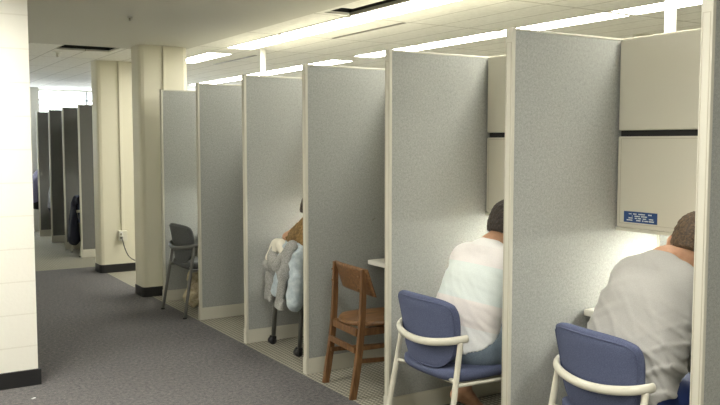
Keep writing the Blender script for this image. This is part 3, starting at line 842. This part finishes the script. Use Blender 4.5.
    if wrinkle:
        wv = 0
        rng = np.random.RandomState(wrinkle)
        rel = [X-P[0], Yg-P[1], Z-P[2]]
        h = np.clip((rel[0]*ax[0]+rel[1]*ax[1]+rel[2]*ax[2])/.5, 0, 1)
        for i in range(4):
            a = rng.uniform(.5, 1.0)*rng.choice([-1, 1]) if i < 3 else -.75
            ph = rng.uniform(0, 6); fr_ = rng.uniform(60, 105)
            u = rel[2]*math.cos(a)+(rel[1]*math.sin(a))+.3*rel[0]
            w_ = np.sin(u*fr_+ph+2.2*np.sin(rel[1]*11+rel[2]*7+i*2))
            win = .5+.5*np.sin(rel[1]*rng.uniform(8, 16)+rel[2]*rng.uniform(6, 12)+ph*2)
            wv = wv+np.maximum(w_, -.2)**2*win
        low = np.exp(-((h-.15)/.35)**2)
        T.F = T.F-(wv*(.0012+.0052*low)*wamp).astype(np.float32)
    sh = sobj('t_shirt', T, shirt_m, root, 1)
    # shorts
    Q = Field(lo, hi, vox)
    Q.ell(P+v3(0, 0, -.015), (.128, .182, .110), None, .03)
    for s in ('l', 'r'):
        Hp, Kn = J['hip_'+s], J['kn_'+s]; Q.cone(Hp, Kn, .098, .084, .04)
        d = unit(Kn-Hp); c = lerp(Hp, Kn, .86); Q.cut(c, d)
    Q.F = np.maximum(Q.F, (Q.grid()[2]-(P[2]+.07)).astype(np.float32)+Q.F*0)
    X, Yg, Z = Q.grid(); Q.F = Q.F-(.003*np.maximum(np.sin(X*70+Yg*45+3*np.sin(Yg*20)), 0)).astype(np.float32)
    sq = sobj('shorts', Q, shorts_m, root, 1)
    if extra: extra(root, J, base)
    return root, base

def seated(px, py, pz, sh, hz, head, face, shw, elbow, wrist, knee_x=.44, ank=None, **kw):
    """build the joint table of a seated reader facing +X"""
    J = dict(pelvis=(px, py, pz), waist=(lerp(px, sh[0], .28), lerp(py, sh[1], .3), pz+.17), chest=(lerp(px, sh[0], .72), lerp(py, sh[1], .75), sh[2]-.125), neck=(sh[0]+.055, sh[1], sh[2]+.045),
             head=head, face=face, up=(.35, 0, 1), sh_l=(sh[0]+.02, sh[1]+shw, sh[2]-.035), sh_r=(sh[0]+.02, sh[1]-shw, sh[2]-.035),
             el_l=elbow[0], el_r=elbow[1], wr_l=wrist[0], wr_r=wrist[1], hip_l=(px+.04, py+.095, pz-.02), hip_r=(px+.04, py-.095, pz-.02),
             kn_l=(knee_x, py+.17, .50), kn_r=(knee_x, py-.17, .50), an_l=(knee_x-.05, py+.17, .085), an_r=(knee_x-.05, py-.17, .085), toe_l=(1, .15, 0), toe_r=(1, -.15, 0))
    J.update(kw); return J
# man in the grey T-shirt
def stripe_shorts(root, J, base):
    pass
J1 = seated(.10, 2.09, .545, (.25, 2.085, .985), 0, (.435, 2.045, 1.10), (.86, .36, -.50), .115,
            ((.53, 2.30, .765), (.50, 1.88, .765)), ((.72, 2.14, .775), (.68, 2.00, .775)))
human('seated_man', 'man in a gray T-shirt and navy shorts bent over his desk, short brown hair', J1, hair1, tgrey, shorts1, wrinkle=5, shirt_off=.016, waist=1.56, wamp=1.25)
J2 = seated(.04, 3.02, .54, (.175, 3.04, .95), 0, (.335, 3.045, 1.095), (.90, .25, -.35), .145,
            ((.45, 3.33, .765), (.45, 2.86, .765)), ((.63, 3.16, .775), (.63, 2.99, .775)), an_l=(.235, 3.27, .225), toe_l=(.75, -.15, -.9), an_r=(.40, 2.86, .085), kn_l=(.46, 3.18, .50))
stripes(tstripe, (-.02, 0, .50), (.28, 0, .96))
human('seated_man', 'man in a white T-shirt with a mint band and slate shorts, short dark hair', J2, hair2, tstripe, shorts2, wrinkle=11, shirt_off=.012, wamp=.5)

# shorts of the first man carry a black side band
b_ = bsdf(shorts1); co_ = coords(shorts1); sz = N(shorts1, 'ShaderNodeSeparateXYZ'); L(shorts1, co_, sz.inputs[0])
L(shorts1, mixc(shorts1, math_n(shorts1, 'LESS_THAN', math_n(shorts1, 'ABSOLUTE', math_n(shorts1, 'SUBTRACT', sz.outputs[2], .495)), .010), (.012, .03, .13), (.006, .006, .010)), b_.inputs['Base Color'])

# flip-flop under the lifted heel
t = thing('flip_flop', 'dark flip-flop under the lifted bare heel of the striped-shirt man', 'sandal', (.28, 3.26, 0), -.2)
def sole(a, b):
    x = .05+b*.13; y = a*(.043+.006*b-.01*abs(b)**3); z = .018+.10*max(0, -(b-.15))**1.3
    return Vector((x, y, z)), Vector((0, 0, 1))
obj('sole', pad(sole, .022, 12, 16, 9), rubber, t, True)
bm = bmesh.new(); tube(bm, catmull([(.03, .042, .045), (.08, .03, .065), (.125, .0, .035), (.08, -.03, .065), (.03, -.042, .045)], 5), .006, 8); obj('strap', bm, blackcloth, t)

# black backpack on the floor beside him
F = Field((-.2, -.2, -.01), (.2, .2, .5), .008)
F.cone((0, 0, .11), (0, 0, .28), .105, .085, .04, (0, 1, 0), 1.35); F.ell((-.09, 0, .13), (.05, .10, .09), None, .03)
F.cut((0, 0, .004), (0, 0, -1)); X, Yg, Z = F.grid(); F.F -= (.004*np.sin(Z*50+Yg*30+2*np.sin(Yg*35))).astype(np.float32)
t = thing('backpack', 'black backpack on the floor between the striped-shirt man and the partition post', 'backpack', (.40, 2.93, 0))
sobj('bag_body', F, blackcloth, t)
bm = bmesh.new(); tube(bm, catmull([(0, -.04, .36), (0, -.03, .40), (0, .03, .40), (0, .04, .36)], 5), .008, 8); obj('handle', bm, blackcloth, t)

# ------------------------------------------------------------------ tan canvas bag in the gray chair's carrel
F = Field((-.25, -.22, -.01), (.25, .22, .45), .008)
F.cone((0, 0, .09), (.01, 0, .22), .10, .075, .03, (1, 0, 0), 1.25); F.ell((.03, -.02, .27), (.10, .06, .05), None, .03)
F.cut((0, 0, .003), (0, 0, -1)); X, Yg, Z = F.grid()
F.F -= (.008*np.sin(Z*38+X*32+2.5*np.sin(Yg*28+Z*12))+.004*np.sin(X*85-Z*50)).astype(np.float32)
t = thing('canvas_bag', 'crumpled tan canvas bag on the floor under the gray chair', 'bag', (.19, 7.06, 0))
sobj('bag_body', F, canvas, t)
for y in (-.04, .04):
    bm = bmesh.new(); tube(bm, catmull([(-.08, y, .24), (-.06, y*1.3, .31), (.0, y*1.8, .33), (.06, y*1.5, .29), (.08, y, .25)], 6), .009, 8, .5); obj('strap', bm, canvas, t)

# ------------------------------------------------------------------ caster chair draped with two jackets
t = thing('caster_chair', 'gray chair on small black casters, draped with jackets, in the middle carrel', 'chair', (.40, 5.21, 0))
def bk3(a, b):
    z = .575+b*.165; y = a*.20*(1-(abs(b)**6)*.12); return Vector((-.20-.02*b+.25*y*y/.2, y, z)), Vector((1, -a*.4, .1)).normalized()
obj('backrest', pad(bk3, .04, 18, 14, 7), greyup, t, True)
def st3(a, b):
    x = .03+b*.215*(1-(abs(a)**6)*.14); y = a*.215*(1-(abs(b)**6)*.14); return Vector((x, y, .43+.01*a*a)), Vector((0, 0, 1))
obj('seat', pad(st3, .055, 18, 18, 8), greyup, t, True)
for s in (-1, 1):
    for xf, xt, zt in ((-.225, -.185, .62), (.25, .17, .40)):
        bm = bmesh.new(); tube(bm, [(xf, s*.21, .055), (xt, s*.205, zt)], .013, 10, 1.3); lg = obj('leg', bm, greyfr, t, True)
        c = obj('caster', cyl(bmesh.new(), (xf-.012, s*.21, .027), (0, 1, 0), .027, .042, 20), black, lg, True)
        bm = B(xf-.022, xf+.014, s*.21-.026, s*.21+.026, .036, .062, bev=.006); obj('caster', bm, black, lg)
    bm = bmesh.new(); tube(bm, [(-.20, s*.2, .39), (.17, s*.2, .395)], .011, 8); obj('side_rail', bm, greyfr, t, True)

def folds(F, amp, fy, fz, ph=0):
    X, Yg, Z = F.grid()
    a = 1-2*np.abs(np.sin(Yg*fy*.5+1.3*np.sin(Z*fz*.7+ph)+X*14+Z*6)); b = 1-2*np.abs(np.sin(Z*fz*.9-Yg*fy*.45+ph+1.2*np.sin(Yg*25)))
    F.F = F.F-(amp*(a+.6*b)).astype(np.float32)
# denim jacket: hangs over the back of the chair
F = Field((-.42, -.30, .25), (.08, .30, .92), .008)
F.cone((-.262, .04, .70), (-.275, .03, .46), .036, .044, .03, (0, 1, 0), 3.6); F.cone((-.22, .13, .775), (-.22, -.15, .775), .05, .05, .03)
F.cone((-.25, -.17, .74), (-.285, -.185, .42), .052, .058, .03); F.cone((-.15, .12, .74), (-.12, .1, .58), .035, .04, .03, (0, 1, 0), 2.4)
folds(F, .009, 48, 14)
t = thing('denim_jacket', 'pale blue denim jacket hanging over the back of the caster chair', 'jacket', (.41, 5.155, -.03))
sobj('jacket_body', F, denim, t)
# heather hoodie over it
F = Field((-.46, -.32, .2), (.1, .34, .95), .008)
F.cone((-.25, .15, .79), (-.30, .19, .64), .035, .045, .03, (0, 1, 0), 1.5); F.cone((-.30, .13, .72), (-.33, .02, .66), .04, .038, .03)
F.cone((-.33, .02, .66), (-.27, -.10, .80), .036, .036, .03)
F.cone((-.28, .205, .68), (-.30, .222, .37), .027, .027, .02, (0, 1, 0), 1.5)       # left sleeve
F.cone((-.29, .15, .60), (-.31, .15, .38), .018, .018, .01)
F.cone((-.26, -.12, .80), (-.315, -.06, .60), .044, .040, .03); F.cone((-.315, -.06, .60), (-.325, -.03, .37), .032, .030, .02, (0, 1, 0), 1.5)   # right sleeve
folds(F, .007, 75, 16, 1); F.cut((0, 0, .355), (0, .1, -1))
t = thing('hooded_sweater', 'gray heather hoodie with dangling sleeves slung over the denim jacket', 'sweater', (.41, 5.155, -.03))
hb = sobj('sweater_body', F, hoodie, t)
F = Field((-.42, -.05, .6), (-.08, .32, .95), .007)
F.cone((-.25, .16, .79), (-.29, .175, .70), .045, .042, .03, (0, 1, 0), 1.3); F.cone((-.25, .10, .80), (-.27, .02, .745), .042, .03, .03); folds(F, .004, 50, 20, 2)
sobj('hood_lining', F, lining, t)

# reader with the brown plaid coat, mostly behind the partition post
J3 = seated(.32, 5.12, .53, (.32, 5.10, .915), 0, (.40, 5.175, 1.03), (.95, .1, -.3), .15,
            ((.285, 5.39, .80), (.50, 4.92, .765)), ((.47, 5.24, .80), (.64, 5.05, .775)), knee_x=.62)
human('seated_person', 'person in a brown plaid coat, mostly hidden behind a partition post, dark hair', J3, hair2, coat, charcoal, vox=.008, sleeve=1.12, wrinkle=3, shirt_off=.018)

# ------------------------------------------------------------------ distant row: sitters, chair, coat
J4 = seated(.20, 13.22, .52, (.26, 13.20, .92), 0, (.33, 13.24, 1.03), (.9, .1, -.3), .14, ((.50, 13.4, .765), (.52, 13.02, .765)), ((.66, 13.27, .775), (.66, 13.12, .775)), knee_x=.56)
human('seated_person', 'tiny distant sitter in a gray patterned top, reading past the far pillar', J4, hair2, greyshirt, blackcloth, vox=.011, shirt_off=.014)
J5 = seated(.08, 14.19, .53, (.14, 14.19, 1.0), 0, (.24, 14.19, 1.13), (.9, .1, -.3), .16, ((.40, 14.42, .765), (.42, 14.05, .765)), ((.6, 14.3, .775), (.6, 14.1, .775)))
human('seated_person', 'tiny distant sitter in a dark lilac shirt beside the white block wall', J5, hair1, lilac, blackcloth, vox=.011, shirt_off=.014)
stack_chair('office_chair', 'distant cream-framed chair with a dark coat, past the far pillar', blue, chfr, (.32, 11.23, 0), 0)
F = Field((-.45, -.3, .0), (.05, .3, .9), .01)
F.cone((-.24, .12, .74), (-.24, -.12, .74), .05, .05, .03); F.cone((-.29, .02, .68), (-.31, .0, .20), .04, .07, .04, (0, 1, 0), 2.2); folds(F, .008, 40, 9)
t = thing('dark_coat', 'dark navy coat hanging from the distant chair past the far pillar', 'coat', (.32, 11.23, 0))
sobj('coat_body', F, navyc, t)
